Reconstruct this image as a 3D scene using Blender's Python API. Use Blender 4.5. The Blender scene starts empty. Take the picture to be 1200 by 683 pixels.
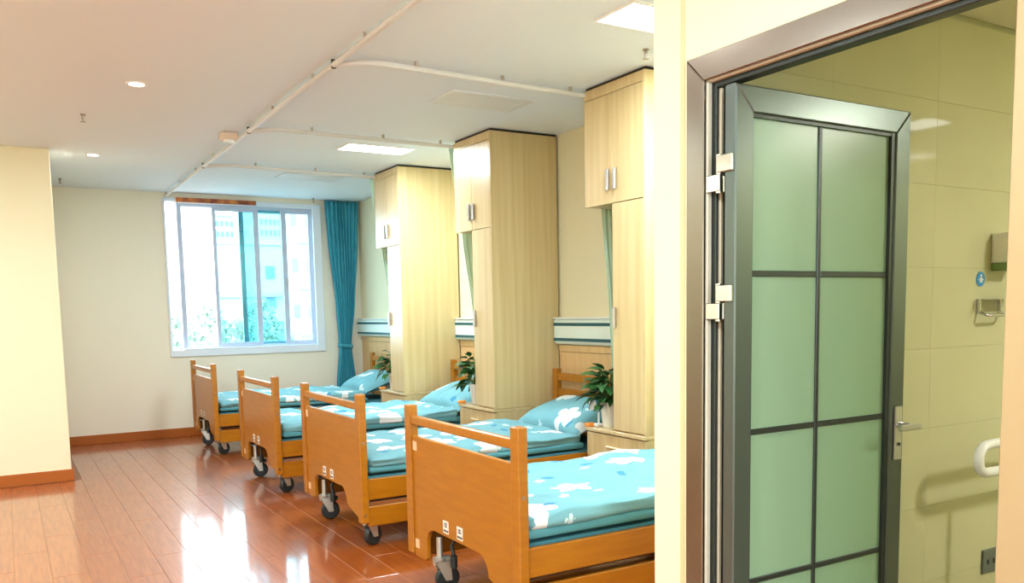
import bpy, bmesh, math, random
from mathutils import Vector, Matrix, noise as mnoise

random.seed(7)
SC = bpy.context.scene
COL = SC.collection

# ------------------------------------------------------------------ camera
cam_d = bpy.data.cameras.new('camera')
cam = bpy.data.objects.new('camera', cam_d)
COL.objects.link(cam)
YAW, PITCH, ROLL = .53723, -.09871, -.018946
cy_, sy_, cp_, sp_ = math.cos(YAW), math.sin(YAW), math.cos(PITCH), math.sin(PITCH)
fwd = Vector((sy_ * cp_, cy_ * cp_, sp_))
rgt = Vector((cy_, -sy_, 0))
up = rgt.cross(fwd)
cr_, sr_ = math.cos(ROLL), math.sin(ROLL)
rgt2 = cr_ * rgt + sr_ * up
up2 = -sr_ * rgt + cr_ * up
mw = Matrix((rgt2, up2, -fwd)).transposed().to_4x4()
mw.translation = Vector((0, 0, 1.35))
cam.matrix_world = mw
cam_d.sensor_width = 36
cam_d.lens = 990.5 / 1200 * 36
cam_d.shift_y = (462.98 - 341.5) / 1200
cam_d.clip_start = .02
cam_d.clip_end = 600
SC.camera = cam

# ------------------------------------------------------------------ sky, exposure
world = bpy.data.worlds.new('sky')
SC.world = world
world.use_nodes = True
wn = world.node_tree.nodes
wn['Background'].inputs['Color'].default_value = (.86, .95, 1.0, 1)
wn['Background'].inputs['Strength'].default_value = 4.6
SC.view_settings.view_transform = 'Standard'
SC.view_settings.look = 'None'
SC.view_settings.gamma = 1
SC.view_settings.use_curve_mapping = False
SC.view_settings.exposure = 1.4
SC.cycles.use_denoising = True
SC.cycles.max_bounces = 10
SC.cycles.diffuse_bounces = 5
SC.cycles.transparent_max_bounces = 12
SC.cycles.sample_clamp_indirect = 8
SC.cycles.caustics_reflective = False
SC.cycles.caustics_refractive = False

PANEL_W = 24      # watts of one ceiling light panel
DOWN_W = 5       # watts of one downlight
BATH_W = 19
WARM = (1.0, .93, .82)

def area(name, loc, sx, sy, w, color, parent=None, rot=(0, 0, 0)):
    l = bpy.data.lights.new(name, 'AREA')
    l.shape = 'RECTANGLE'; l.size = sx; l.size_y = sy; l.energy = w; l.color = color
    o = bpy.data.objects.new(name, l); COL.objects.link(o)
    o.location = loc; o.rotation_euler = rot
    if parent: o.parent = parent
    return o

portal = area('window_portal', (2.5, 10.3, 1.8), 1.6, 1.7, 1, (1, 1, 1), rot=(math.pi / 2, 0, math.pi))
portal.rotation_euler = (-math.pi / 2, 0, 0)
portal.data.cycles.is_portal = True
portal2 = area('window_portal', (-.1, -2.62, 1.65), 3.2, 1.8, 1, (1, 1, 1), rot=(math.pi / 2, 0, 0))
portal2.data.cycles.is_portal = True

# ------------------------------------------------------------------ helpers
def lin(c):
    return tuple(((v / 255) / 12.92 if v / 255 <= .04045 else ((v / 255 + .055) / 1.055) ** 2.4) for v in c)

def mat(name, rgb, rough=.5, metal=0, coat=0, spec=.5, noise_amt=0, scale=(1, 1, 1), nscale=5, rgb2=None, bump=0, coords='Object', emit=0, coat_rough=.05, coat_ior=1.5, trans=0):
    m = bpy.data.materials.new(name); m.use_nodes = True
    nt = m.node_tree; b = nt.nodes['Principled BSDF']
    b.inputs['Base Color'].default_value = (*lin(rgb), 1)
    b.inputs['Roughness'].default_value = rough
    b.inputs['Metallic'].default_value = metal
    b.inputs['Specular IOR Level'].default_value = spec
    b.inputs['Coat Weight'].default_value = coat
    b.inputs['Coat Roughness'].default_value = coat_rough
    b.inputs['Coat IOR'].default_value = coat_ior
    if emit:
        b.inputs['Emission Color'].default_value = (*lin(rgb), 1)
        b.inputs['Emission Strength'].default_value = emit
    if rgb2 or bump:
        tc = nt.nodes.new('ShaderNodeTexCoord'); mp = nt.nodes.new('ShaderNodeMapping')
        mp.inputs['Scale'].default_value = scale
        nz = nt.nodes.new('ShaderNodeTexNoise'); nz.inputs['Scale'].default_value = nscale
        nz.inputs['Detail'].default_value = 4
        nt.links.new(tc.outputs[coords], mp.inputs['Vector'])
        oi = nt.nodes.new('ShaderNodeObjectInfo'); va = nt.nodes.new('ShaderNodeVectorMath'); va.operation = 'ADD'
        ms = nt.nodes.new('ShaderNodeMath'); ms.operation = 'MULTIPLY'; ms.inputs[1].default_value = 37
        nt.links.new(oi.outputs['Random'], ms.inputs[0])
        nt.links.new(mp.outputs['Vector'], va.inputs[0]); nt.links.new(ms.outputs[0], va.inputs[1])
        nt.links.new(va.outputs[0], nz.inputs['Vector'])
        if rgb2:
            cr = nt.nodes.new('ShaderNodeValToRGB')
            cr.color_ramp.elements[0].position = .3; cr.color_ramp.elements[1].position = .7
            cr.color_ramp.elements[0].color = (*lin(rgb), 1); cr.color_ramp.elements[1].color = (*lin(rgb2), 1)
            nt.links.new(nz.outputs['Fac'], cr.inputs['Fac'])
            nt.links.new(cr.outputs['Color'], b.inputs['Base Color'])
        if bump:
            bp = nt.nodes.new('ShaderNodeBump'); bp.inputs['Strength'].default_value = bump; bp.inputs['Distance'].default_value = .01
            nt.links.new(nz.outputs['Fac'], bp.inputs['Height']); nt.links.new(bp.outputs['Normal'], b.inputs['Normal'])
    return m

def box(bm, x0, x1, y0, y1, z0, z1, bev=0, seg=1):
    vs = [bm.verts.new((x, y, z)) for x in (x0, x1) for y in (y0, y1) for z in (z0, z1)]
    fs = [(0, 1, 3, 2), (4, 6, 7, 5), (0, 4, 5, 1), (2, 3, 7, 6), (0, 2, 6, 4), (1, 5, 7, 3)]
    ff = [bm.faces.new([vs[i] for i in f]) for f in fs]
    if bev:
        es = list({e for f in ff for e in f.edges})
        bmesh.ops.bevel(bm, geom=es, offset=bev, segments=seg, affect='EDGES', profile=.5)

def tube(bm, pts, r, n=10, cap=True):
    pts = [Vector(p) for p in pts]
    rings = []
    prev = None
    for i, p in enumerate(pts):
        d = (pts[min(i + 1, len(pts) - 1)] - pts[max(i - 1, 0)]).normalized()
        if prev is None:
            a = Vector((0, 0, 1)) if abs(d.z) < .9 else Vector((1, 0, 0))
            u = d.cross(a).normalized()
        else:
            u = (prev - d * prev.dot(d)).normalized()
        prev = u
        v = d.cross(u)
        rr = r[i] if isinstance(r, (list, tuple)) else r
        rings.append([bm.verts.new(p + rr * (math.cos(2 * math.pi * k / n) * u + math.sin(2 * math.pi * k / n) * v)) for k in range(n)])
    for a, b in zip(rings, rings[1:]):
        for k in range(n):
            bm.faces.new((a[k], a[(k + 1) % n], b[(k + 1) % n], b[k]))
    if cap:
        bm.faces.new(rings[0][::-1]); bm.faces.new(rings[-1])

def lathe(bm, prof, n=20, c=(0, 0, 0), axis='z'):
    rings = []
    for r, z in prof:
        ring = []
        for k in range(n):
            a = 2 * math.pi * k / n
            p = (r * math.cos(a), r * math.sin(a), z)
            if axis == 'y': p = (p[0], p[2], p[1])
            if axis == 'x': p = (p[2], p[0], p[1])
            ring.append(bm.verts.new((p[0] + c[0], p[1] + c[1], p[2] + c[2])))
        rings.append(ring)
    for a, b in zip(rings, rings[1:]):
        for k in range(n):
            bm.faces.new((a[k], a[(k + 1) % n], b[(k + 1) % n], b[k]))
    bm.faces.new(rings[0][::-1]); bm.faces.new(rings[-1])

def prism(bm, poly, t0, t1, axis='x', bev=0):
    """extrude polygon (two coords) along axis between t0 and t1"""
    def P(a, b, t):
        return {'x': (t, a, b), 'y': (a, t, b), 'z': (a, b, t)}[axis]
    A = [bm.verts.new(P(a, b, t0)) for a, b in poly]; B = [bm.verts.new(P(a, b, t1)) for a, b in poly]
    n = len(poly)
    fs = [bm.faces.new(A[::-1]), bm.faces.new(B)]
    for i in range(n):
        fs.append(bm.faces.new((A[i], A[(i + 1) % n], B[(i + 1) % n], B[i])))
    bmesh.ops.recalc_face_normals(bm, faces=fs)
    if bev:
        es = list({e for e in fs[0].edges} | {e for e in fs[1].edges})
        bmesh.ops.bevel(bm, geom=es, offset=bev, segments=1, affect='EDGES')

def obj(name, bm, m, parent=None, smooth=False, loc=None):
    bmesh.ops.recalc_face_normals(bm, faces=bm.faces)
    me = bpy.data.meshes.new(name); bm.to_mesh(me); bm.free()
    if smooth:
        me.polygons.foreach_set('use_smooth', [True] * len(me.polygons))
        try: me.set_sharp_from_angle(angle=math.radians(40))
        except Exception: pass
    for k in (m if isinstance(m, (list, tuple)) else [m]): me.materials.append(k)
    o = bpy.data.objects.new(name, me); COL.objects.link(o)
    if parent: o.parent = parent
    if loc: o.location = loc
    return o

def bxo(name, m, parent, *b, bev=0, smooth=False):
    bm = bmesh.new(); box(bm, *b, bev=bev); return obj(name, bm, m, parent, smooth)

def tag(o, label, cat, group=None):
    o['label'] = label; o['category'] = cat
    if group: o['group'] = group
    return o

def thing(name, label, cat, loc=(0, 0, 0), rz=0, group=None):
    o = bpy.data.objects.new(name, None); COL.objects.link(o)
    o.location = loc; o.rotation_euler = (0, 0, rz); o.empty_display_size = .1
    return tag(o, label, cat, group)

def struct(o):
    o['kind'] = 'structure'; return o

def sempty(name, loc=(0, 0, 0)):
    o = bpy.data.objects.new(name, None); COL.objects.link(o); o.location = loc
    return struct(o)

KIDS = {}
def copy_tree(o, parent=None):
    c = o.copy(); COL.objects.link(c)
    if parent is not None: c.parent = parent
    for ch in list(o.children): copy_tree(ch, c)
    return c

# ------------------------------------------------------------------ materials
M = {}
M['wall'] = mat('wall_paint', (234, 226, 192), .6, bump=.02, nscale=60)
M['wall_far'] = mat('far_wall_paint', (238, 231, 213), .6, bump=.02, nscale=60)
M['ceiling'] = mat('ceiling_paint', (230, 238, 246), .7, bump=.02, nscale=40)
M['bath_wall'] = mat('bath_tile', (198, 197, 160), .05, spec=.35, rgb2=(203, 202, 166), nscale=3)
M['grout'] = mat('bath_grout', (178, 177, 142), .8)
M['bath_ceiling'] = mat('bath_ceiling', (226, 222, 200), .6)
M['floor'] = mat('floor_board_wood', (138, 62, 12), .4, coat=1, coat_rough=.10, coat_ior=1.6, rgb2=(166, 84, 22), scale=(22, 1.6, 1), nscale=2.6)
M['joint'] = mat('floor_joint', (130, 64, 18), .3)
M['base'] = mat('baseboard_wood', (168, 90, 26), .45, spec=.3)
M['bedwood'] = mat('bed_wood', (160, 96, 2), .36, rgb2=(172, 108, 6), scale=(2, 2, 14), nscale=2.5, coat=.2, coat_rough=.15)
M['bedwood_h'] = mat('bed_wood_rail', (162, 98, 3), .36, rgb2=(174, 110, 7), scale=(2, 14, 14), nscale=2.5, coat=.2, coat_rough=.15)
M['light_wood'] = mat('pale_laminate', (216, 194, 144), .32, rgb2=(200, 174, 122), scale=(9, 9, .35), nscale=2.4, coat=.2, coat_rough=.2)
M['panel_wood'] = mat('panel_laminate', (226, 190, 138), .4, rgb2=(214, 176, 122), scale=(1, 9, .5), nscale=2.5)
M['gap'] = mat('dark_gap', (38, 34, 30), .8)
M['silver'] = mat('brushed_silver', (205, 205, 205), .3, metal=1)
M['chrome'] = mat('chrome', (225, 225, 225), .12, metal=1)
M['frame'] = mat('door_frame_metal', (138, 130, 118), .24, metal=1)
M['frame_reflect'] = mat('door_casing_reflect', (182, 160, 120), .35, metal=.2)  # near jamb: warm reflection of the room put into its colour
M['leaf'] = mat('door_leaf_metal', (96, 106, 100), .28, metal=.7)
M['leaf_dark'] = mat('door_bead_metal', (60, 66, 62), .35, metal=.6)
M['gasket'] = mat('gasket', (205, 198, 175), .5)
M['white'] = mat('white_plastic', (240, 240, 238), .35)
M['track'] = mat('track_white', (214, 212, 208), .35)
M['track_dark'] = mat('track_clip', (60, 70, 62), .5)
M['pvc'] = mat('window_pvc', (190, 200, 222), .3)
M['pvc_light'] = mat('window_casing', (228, 236, 248), .3)
M['pvc_teal'] = mat('window_pvc_tinted', (110, 178, 196), .3)  # tint of the glass in front put into the rear sash frame's colour
M['teal'] = mat('teal_curtain', (40, 142, 166), .75, rgb2=(74, 170, 192), scale=(40, 40, 2), nscale=3, bump=.1)
M['green'] = mat('green_curtain', (188, 222, 198), .8, rgb2=(202, 230, 210), scale=(30, 30, 2), nscale=3)
M['unit'] = mat('head_unit_shell', (226, 238, 228), .35)
M['stripe'] = mat('head_unit_stripe', (18, 88, 98), .4)
M['rubber'] = mat('caster_rubber', (28, 36, 34), .45)
M['steel'] = mat('caster_steel', (196, 192, 178), .35, metal=.7)
M['under'] = mat('underframe', (58, 44, 34), .6)
M['sticker'] = mat('sticker', (238, 232, 220), .5)
M['pale_sticker'] = mat('pale_sticker', (226, 190, 150), .4)
M['ink'] = mat('ink', (40, 40, 40), .6)
M['pot'] = mat('pot_white', (238, 238, 232), .3)
M['soil'] = mat('soil', (60, 45, 32), .9)
M['leaf_g'] = mat('plant_leaf', (30, 74, 34), .4, rgb2=(54, 100, 44), nscale=4)
M['stem_g'] = mat('plant_stem', (86, 120, 60), .5)
M['orange'] = mat('orange_cap', (236, 148, 54), .5)
M['blue_plastic'] = mat('blue_plastic', (96, 160, 205), .4)
M['strip'] = mat('orange_strip', (228, 140, 66), .5, rgb2=(120, 44, 22), scale=(9, 1, 9), nscale=1.1)
M['blue_sign'] = mat('blue_sign', (40, 140, 205), .4)
M['grey_socket'] = mat('socket_grey', (104, 112, 104), .4)
M['disp_green'] = mat('dispenser_window', (120, 150, 90), .3)
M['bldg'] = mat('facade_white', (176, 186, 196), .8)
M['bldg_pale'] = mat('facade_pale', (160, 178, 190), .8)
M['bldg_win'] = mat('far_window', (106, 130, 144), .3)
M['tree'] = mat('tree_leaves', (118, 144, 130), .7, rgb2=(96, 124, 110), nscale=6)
M['trunk'] = mat('tree_trunk', (84, 76, 66), .8)
M['ground'] = mat('yard_ground', (140, 140, 136), .9)
M['bath_floor'] = mat('bath_floor_tile', (150, 140, 110), .3)
M['sensor'] = mat('sensor_shell', (222, 200, 178), .5)
M['bracket'] = mat('track_bracket', (176, 164, 150), .5)
M['brass'] = mat('sprinkler_metal', (150, 140, 130), .35, metal=.8)
M['vent'] = mat('vent_paint', (222, 226, 230), .45)
M['vent_dark'] = mat('vent_recess', (150, 150, 148), .6)

def emis(name, rgb, s):
    m = bpy.data.materials.new(name); m.use_nodes = True; nt = m.node_tree
    nt.nodes.clear(); e = nt.nodes.new('ShaderNodeEmission'); o = nt.nodes.new('ShaderNodeOutputMaterial')
    e.inputs[0].default_value = (*lin(rgb), 1); e.inputs[1].default_value = s
    nt.links.new(e.outputs[0], o.inputs[0]); return m
M['glow'] = emis('lamp_diffuser', (250, 252, 255), 3.0)

M['glow_low'] = emis('dim_diffuser', (250, 250, 245), 2.2)
def pane_glass(name, tint, refl=.08):
    m = bpy.data.materials.new(name); m.use_nodes = True; nt = m.node_tree; nt.nodes.clear()
    t = nt.nodes.new('ShaderNodeBsdfTransparent'); g = nt.nodes.new('ShaderNodeBsdfGlossy')
    g.inputs['Roughness'].default_value = .02
    mx = nt.nodes.new('ShaderNodeMixShader'); o = nt.nodes.new('ShaderNodeOutputMaterial')
    t.inputs[0].default_value = (*tint, 1); mx.inputs[0].default_value = refl
    nt.links.new(t.outputs[0], mx.inputs[1]); nt.links.new(g.outputs[0], mx.inputs[2]); nt.links.new(mx.outputs[0], o.inputs[0])
    return m
M['glass_l'] = pane_glass('glass_light_cyan', (.74, .94, .98))
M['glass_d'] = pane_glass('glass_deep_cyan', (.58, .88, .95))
M['glass_c'] = pane_glass('glass_clear', (.96, .98, 1.0))
M['glass_r'] = pane_glass('glass_pale_cyan', (.78, .95, 1.0))

def frosted():
    m = bpy.data.materials.new('frosted_glass'); m.use_nodes = True; nt = m.node_tree; nt.nodes.clear()
    d = nt.nodes.new('ShaderNodeBsdfDiffuse'); t = nt.nodes.new('ShaderNodeBsdfTranslucent')
    g = nt.nodes.new('ShaderNodeBsdfGlossy'); g.inputs['Roughness'].default_value = .25
    m1 = nt.nodes.new('ShaderNodeMixShader'); m2 = nt.nodes.new('ShaderNodeMixShader'); o = nt.nodes.new('ShaderNodeOutputMaterial')
    d.inputs[0].default_value = (*lin((164, 198, 164)), 1); t.inputs[0].default_value = (*lin((165, 208, 155)), 1)
    m1.inputs[0].default_value = .35; m2.inputs[0].default_value = .05
    nt.links.new(d.outputs[0], m1.inputs[1]); nt.links.new(t.outputs[0], m1.inputs[2])
    nt.links.new(m1.outputs[0], m2.inputs[1]); nt.links.new(g.outputs[0], m2.inputs[2]); nt.links.new(m2.outputs[0], o.inputs[0])
    return m
M['frost'] = frosted()

def floral():
    """turquoise cotton printed with loose white five-petalled flowers and small dark leaves"""
    m = bpy.data.materials.new('floral_cotton'); m.use_nodes = True; nt = m.node_tree; N = nt.nodes; L = nt.links
    b = N['Principled BSDF']; b.inputs['Roughness'].default_value = .75; b.inputs['Specular IOR Level'].default_value = .25
    tc = N.new('ShaderNodeTexCoord'); oi = N.new('ShaderNodeObjectInfo')
    def math_(op, a, b_=None, c=None):
        n = N.new('ShaderNodeMath'); n.operation = op
        for i, v in enumerate((a, b_, c)):
            if v is None: continue
            if isinstance(v, (int, float)): n.inputs[i].default_value = v
            else: L.new(v, n.inputs[i])
        return n.outputs[0]
    rnd = math_('MULTIPLY', oi.outputs['Random'], 9.0)
    nz0 = N.new('ShaderNodeTexNoise'); nz0.inputs['Scale'].default_value = 9
    L.new(tc.outputs['Object'], nz0.inputs['Vector'])
    vs = N.new('ShaderNodeVectorMath'); vs.operation = 'SCALE'; vs.inputs['Scale'].default_value = .05
    L.new(nz0.outputs['Color'], vs.inputs[0])
    va0 = N.new('ShaderNodeVectorMath'); va0.operation = 'ADD'
    L.new(tc.outputs['Object'], va0.inputs[0]); L.new(vs.outputs[0], va0.inputs[1])
    def flowers(cell, size, petals, thr, off):
        va = N.new('ShaderNodeVectorMath'); va.operation = 'ADD'
        cx = N.new('ShaderNodeCombineXYZ'); L.new(math_('ADD', rnd, off), cx.inputs[0]); L.new(rnd, cx.inputs[1])
        L.new(va0.outputs[0], va.inputs[0]); L.new(cx.outputs[0], va.inputs[1])
        sc = N.new('ShaderNodeVectorMath'); sc.operation = 'SCALE'; sc.inputs['Scale'].default_value = 1 / cell
        L.new(va.outputs[0], sc.inputs[0])
        v = N.new('ShaderNodeTexVoronoi'); v.voronoi_dimensions = '2D'; v.inputs['Scale'].default_value = 1; v.inputs['Randomness'].default_value = .55
        L.new(sc.outputs[0], v.inputs['Vector'])
        su = N.new('ShaderNodeVectorMath'); su.operation = 'SUBTRACT'
        L.new(sc.outputs[0], su.inputs[0]); L.new(v.outputs['Position'], su.inputs[1])
        sp = N.new('ShaderNodeSeparateXYZ'); L.new(su.outputs[0], sp.inputs[0])
        col = N.new('ShaderNodeSeparateColor'); L.new(v.outputs['Color'], col.inputs[0])
        ang = math_('ADD', math_('MULTIPLY', math_('ARCTAN2', sp.outputs[1], sp.outputs[0]), petals), math_('MULTIPLY', col.outputs[0], 6.28))
        r = math_('SQRT', math_('ADD', math_('MULTIPLY', sp.outputs[0], sp.outputs[0]), math_('MULTIPLY', sp.outputs[1], sp.outputs[1])))
        lim = math_('MULTIPLY', math_('ADD', .42, math_('MULTIPLY', math_('POWER', math_('ABSOLUTE', math_('COSINE', math_('MULTIPLY', ang, .5))), .55), .58)), size)
        return math_('MULTIPLY', math_('LESS_THAN', r, lim), math_('GREATER_THAN', col.outputs[1], thr))
    big = flowers(.30, .36, 5, .45, 0)
    leaf = flowers(.17, .22, 2, .86, 3.3)
    small = flowers(.12, .24, 5, .88, 5.1)
    nz = N.new('ShaderNodeTexNoise'); nz.inputs['Scale'].default_value = 4; L.new(tc.outputs['Object'], nz.inputs['Vector'])
    def mix(fac, a, b_):
        n = N.new('ShaderNodeMix'); n.data_type = 'RGBA'
        L.new(fac, n.inputs[0])
        for i, v in ((6, a), (7, b_)):
            if isinstance(v, tuple): n.inputs[i].default_value = (*lin(v), 1)
            else: L.new(v, n.inputs[i])
        return n.outputs[2]
    c = mix(nz.outputs['Fac'], (104, 160, 174), (126, 182, 190))
    c = mix(leaf, c, (66, 140, 176))
    c = mix(small, c, (196, 226, 232))
    c = mix(big, c, (218, 226, 226))
    L.new(c, b.inputs['Base Color'])
    bp = N.new('ShaderNodeBump'); bp.inputs['Strength'].default_value = .25; bp.inputs['Distance'].default_value = .02
    nb = N.new('ShaderNodeTexNoise'); nb.inputs['Scale'].default_value = 11; nb.inputs['Detail'].default_value = 3
    L.new(tc.outputs['Object'], nb.inputs['Vector']); L.new(nb.outputs['Fac'], bp.inputs['Height']); L.new(bp.outputs['Normal'], b.inputs['Normal'])
    return m
M['floral'] = floral()
M['quilt_back'] = mat('quilt_lining', (76, 142, 152), .8, bump=.2, nscale=14)
M['sheet'] = mat('teal_sheet', (52, 112, 124), .8, bump=.2, nscale=20)

# ------------------------------------------------------------------ setting
H = 2.735
FARY = 10.144
WX = 3.86
struct(bxo('wall_right', M['wall'], None, WX, WX + .15, 2.115, FARY + .2, -.05, H))
# far wall with the window opening
bm = bmesh.new()
WO = (1.603, 3.30, .98, 2.645)
box(bm, -2.15, WO[0], FARY, FARY + .2, -.05, H); box(bm, WO[1], WX, FARY, FARY + .2, -.05, H)
box(bm, WO[0], WO[1], FARY, FARY + .2, -.05, WO[2]); box(bm, WO[0], WO[1], FARY, FARY + .2, WO[3], H)
struct(obj('wall_far', bm, M['wall_far']))
struct(bxo('wall_column', M['wall'], None, -2.0, .402, 7.95, FARY, -.05, H, bev=.004))
struct(bxo('wall_left', M['wall'], None, -2.15, -2.0, -2.65, FARY, -.05, H))
bm = bmesh.new()      # entrance side behind the camera; its wide unseen window is added for daylight
for q in ((-2.0, -1.7, -.05, H), (1.5, 4.3, -.05, H), (-1.7, 1.5, -.05, .75), (-1.7, 1.5, 2.55, H)): box(bm, q[0], q[1], -2.65, -2.5, q[2], q[3])
struct(obj('wall_back', bm, M['wall']))
w2 = sempty('added_window')
for q in ((-1.7, -1.65, .75, 2.55), (1.45, 1.5, .75, 2.55), (-.62, -.57, .8, 2.5), (.42, .47, .8, 2.5), (-1.65, 1.45, .75, .8), (-1.65, 1.45, 2.5, 2.55)): bxo('frame', M['pvc'], w2, q[0], q[1], -2.6, -2.55, q[2], q[3], bev=.003)
for a, b in ((-1.65, -.62), (-.57, .42), (.47, 1.45)): bxo('pane', M['glass_c'], w2, a, b, -2.58, -2.574, .8, 2.5)
struct(bxo('ceiling', M['ceiling'], None, -2.15, 4.3, -2.65, FARY + .2, H, H + .1))
struct(bxo('baseboard_far', M['base'], None, .402, 3.84, FARY - .015, FARY, 0, .10, bev=.003))
struct(bxo('baseboard_column', M['base'], None, -2.0, .402 + .015, 7.935, 7.95, 0, .10, bev=.003))
struct(bxo('baseboard_side', M['base'], None, .402, .417, 7.95, FARY - .015, 0, .10, bev=.003))

# floor: slab plus boards one by one where they can be told apart
fl = struct(bxo('floor', M['joint'], None, -2.15, WX, -2.65, FARY, -.06, -.0035))
PW, PL = .1725, .98
brd = {}
def board_mesh(length):
    k = round(length, 3)
    if k not in brd:
        bm = bmesh.new(); box(bm, 0, PW - .0006, 0, length - .0006, -.012, 0, bev=.002)
        bmesh.ops.recalc_face_normals(bm, faces=bm.faces)
        me = bpy.data.meshes.new('floor_board'); bm.to_mesh(me); bm.free(); me.materials.append(M['floor']); brd[k] = me
    return brd[k]
x0f = .645 - 10 * PW
offs = {3: .66, 2: .70, 4: .33, 1: .2, 0: .5}
nrow = int((3.3 - x0f) / PW) + 1
for i in range(nrow):
    x = x0f + i * PW
    off = {12: .72, 13: .37, 11: .36, 14: .66}.get(i, (i * .37) % .98)
    y = 2.4 - 1.0 + off
    far = FARY - .002 if x > .40 else 7.93
    while y < far - .02:
        ln = min(PL, far - y)
        if y + ln > 2.4:
            o = bpy.data.objects.new('plank', board_mesh(ln)); COL.objects.link(o); o.parent = fl; o.location = (x, y, 0)
        y += PL
struct(bxo('trim_1', M['floor'], None, -2.0, x0f - .002, -2.5, 7.93, -.0035, 0))      # boards too far aside to be told apart
struct(bxo('trim_2', M['floor'], None, x0f, 1.8, -2.5, 1.9, -.0035, 0))

# ------------------------------------------------------------------ window
w = sempty('window_1', (0, 0, 0))
bm = bmesh.new()      # trim round the opening
for b in ((1.582, 1.604, .91, 2.675), (3.272, 3.372, .91, 2.675), (1.604, 3.272, .91, .985), (1.604, 3.272, 2.64, 2.675), (1.735, 3.272, .985, 1.0), (1.735, 3.272, 2.625, 2.64)):
    box(bm, b[0], b[1], FARY - .03, FARY + .0, b[2], b[3], bev=.004)
obj('casing', bm, M['pvc_light'], w)
bm = bmesh.new()
for b in ((1.735, 1.757, .98, 2.645), (3.265, 3.30, .98, 2.645), (1.757, 3.265, .98, 1.02), (1.757, 3.265, 2.60, 2.645)):
    box(bm, b[0], b[1], FARY + .06, FARY + .16, b[2], b[3], bev=.003)
obj('outer_frame', bm, M['pvc'], w)
def sash(x0, x1, y, st0, st1, gm, fm):
    bm = bmesh.new()
    box(bm, x0, x0 + st0, y - .015, y + .015, 1.02, 2.60, bev=.003); box(bm, x1 - st1, x1, y - .015, y + .015, 1.02, 2.60, bev=.003)
    box(bm, x0 + st0, x1 - st1, y - .015, y + .015, 1.02, 1.05); box(bm, x0 + st0, x1 - st1, y - .015, y + .015, 2.565, 2.60)
    s = obj('sash', bm, fm, w)
    bxo('pane', gm, s, x0 + st0, x1 - st1, y - .003, y + .003, 1.05, 2.565)
    return s
sash(2.118, 2.645, FARY + .08, .042, .062, M['glass_l'], M['pvc'])
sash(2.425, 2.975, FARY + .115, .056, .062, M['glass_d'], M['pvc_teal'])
s3 = sash(2.912, 3.268, FARY + .08, .062, .03, M['glass_r'], M['pvc'])
bxo('pane', M['glass_c'], w, 1.604, 1.735, FARY + .10, FARY + .106, .98, 2.645)  # added pane, gives the left casing band its sky-bright glare
bxo('stile', M['pvc'], w, 1.757, 1.79, FARY + .065, FARY + .10, 1.02, 2.60, bev=.003)
bxo('latch', M['silver'], w, 2.95, 2.97, FARY + .045, FARY + .065, 1.72, 1.80, bev=.003)
tag(bxo('orange_strip', M['strip'], None, 1.722, 2.60, FARY - .055, FARY - .03, 2.633, 2.682, bev=.003),
    'orange and brown patterned strip along the top of the window frame', 'strip')

# ------------------------------------------------------------------ bathroom
BX, BY, BH = 1.80, 2.115, 2.45
bm = bmesh.new()      # wall with the doorway
box(bm, BX, BX + .10, 1.915, BY, -.05, H); box(bm, BX, BX + .10, -2.5, .955, -.05, H); box(bm, BX, BX + .10, .955, 1.915, 2.04, H)
struct(obj('wall_bathroom_front', bm, M['wall']))
struct(bxo('wall_bathroom_outer', M['wall'], None, BX + .10, 5.1, 2.05, BY, -.05, H))
wt = struct(bxo('wall_bathroom_inner', M['grout'], None, BX + .10, 5.1, 2.006, 2.05, -.05, H))
tm = bmesh.new(); box(tm, 0, .5996, 0, .008, 0, .3128, bev=.0005); bmesh.ops.recalc_face_normals(tm, faces=tm.faces)
tme = bpy.data.meshes.new('tile'); tm.to_mesh(tme); tm.free(); tme.materials.append(M['bath_wall'])
for j in range(8):
    for i in range(5):
        o = bpy.data.objects.new('tile', tme); COL.objects.link(o); o.parent = wt
        o.location = (1.901 + i * .6, 1.999, .858 - 3 * .3135 + .0015 + .3135 * j + .002)
struct(bxo('wall_bathroom_right', M['bath_wall'], None, 5.0, 5.1, -.3, 1.999, -.05, H))
struct(bxo('wall_bathroom_near', M['bath_wall'], None, BX + .10, 5.0, -.4, -.3, -.05, H))
struct(bxo('floor_bathroom', M['bath_floor'], None, BX, 5.0, -.4, 2.0, -.04, .0))
struct(bxo('ceiling_bathroom', M['bath_ceiling'], None, BX + .10, 5.0, -.3, 1.999, BH, BH + .05))
struct(bxo('trim_3', mat('caulk', (214, 200, 150), .5), None, BX - .002, BX, 1.972, 1.99, 0, H))

# door frame and open leaf
d = sempty('door_1', (0, 0, 0))
def mitre(y0, y1, z0, z1, t, x0, x1, mtl, near):     # outer rect and width t: three mitred pieces
    bm = bmesh.new(); prism(bm, [(y1, z0), (y1, z1), (y1 - t, z1 - t), (y1 - t, z0)], x0, x1, 'x', bev=.003); obj('jamb_casing', bm, mtl, d)
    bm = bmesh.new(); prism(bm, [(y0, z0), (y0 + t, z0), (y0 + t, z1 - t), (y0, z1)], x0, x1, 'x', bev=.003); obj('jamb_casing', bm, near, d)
    bm = bmesh.new(); prism(bm, [(y1, z1), (y0, z1), (y0 + t, z1 - t), (y1 - t, z1 - t)], x0, x1, 'x', bev=.003); obj('header_casing', bm, mtl, d)
mitre(.918, 1.955, 0, 2.08, .074, BX - .012, BX, M['frame'], M['frame_reflect'])
mitre(.945, 1.93, 0, 2.055, .0535, BX, BX + .02, M['gasket'], M['gasket'])
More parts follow.
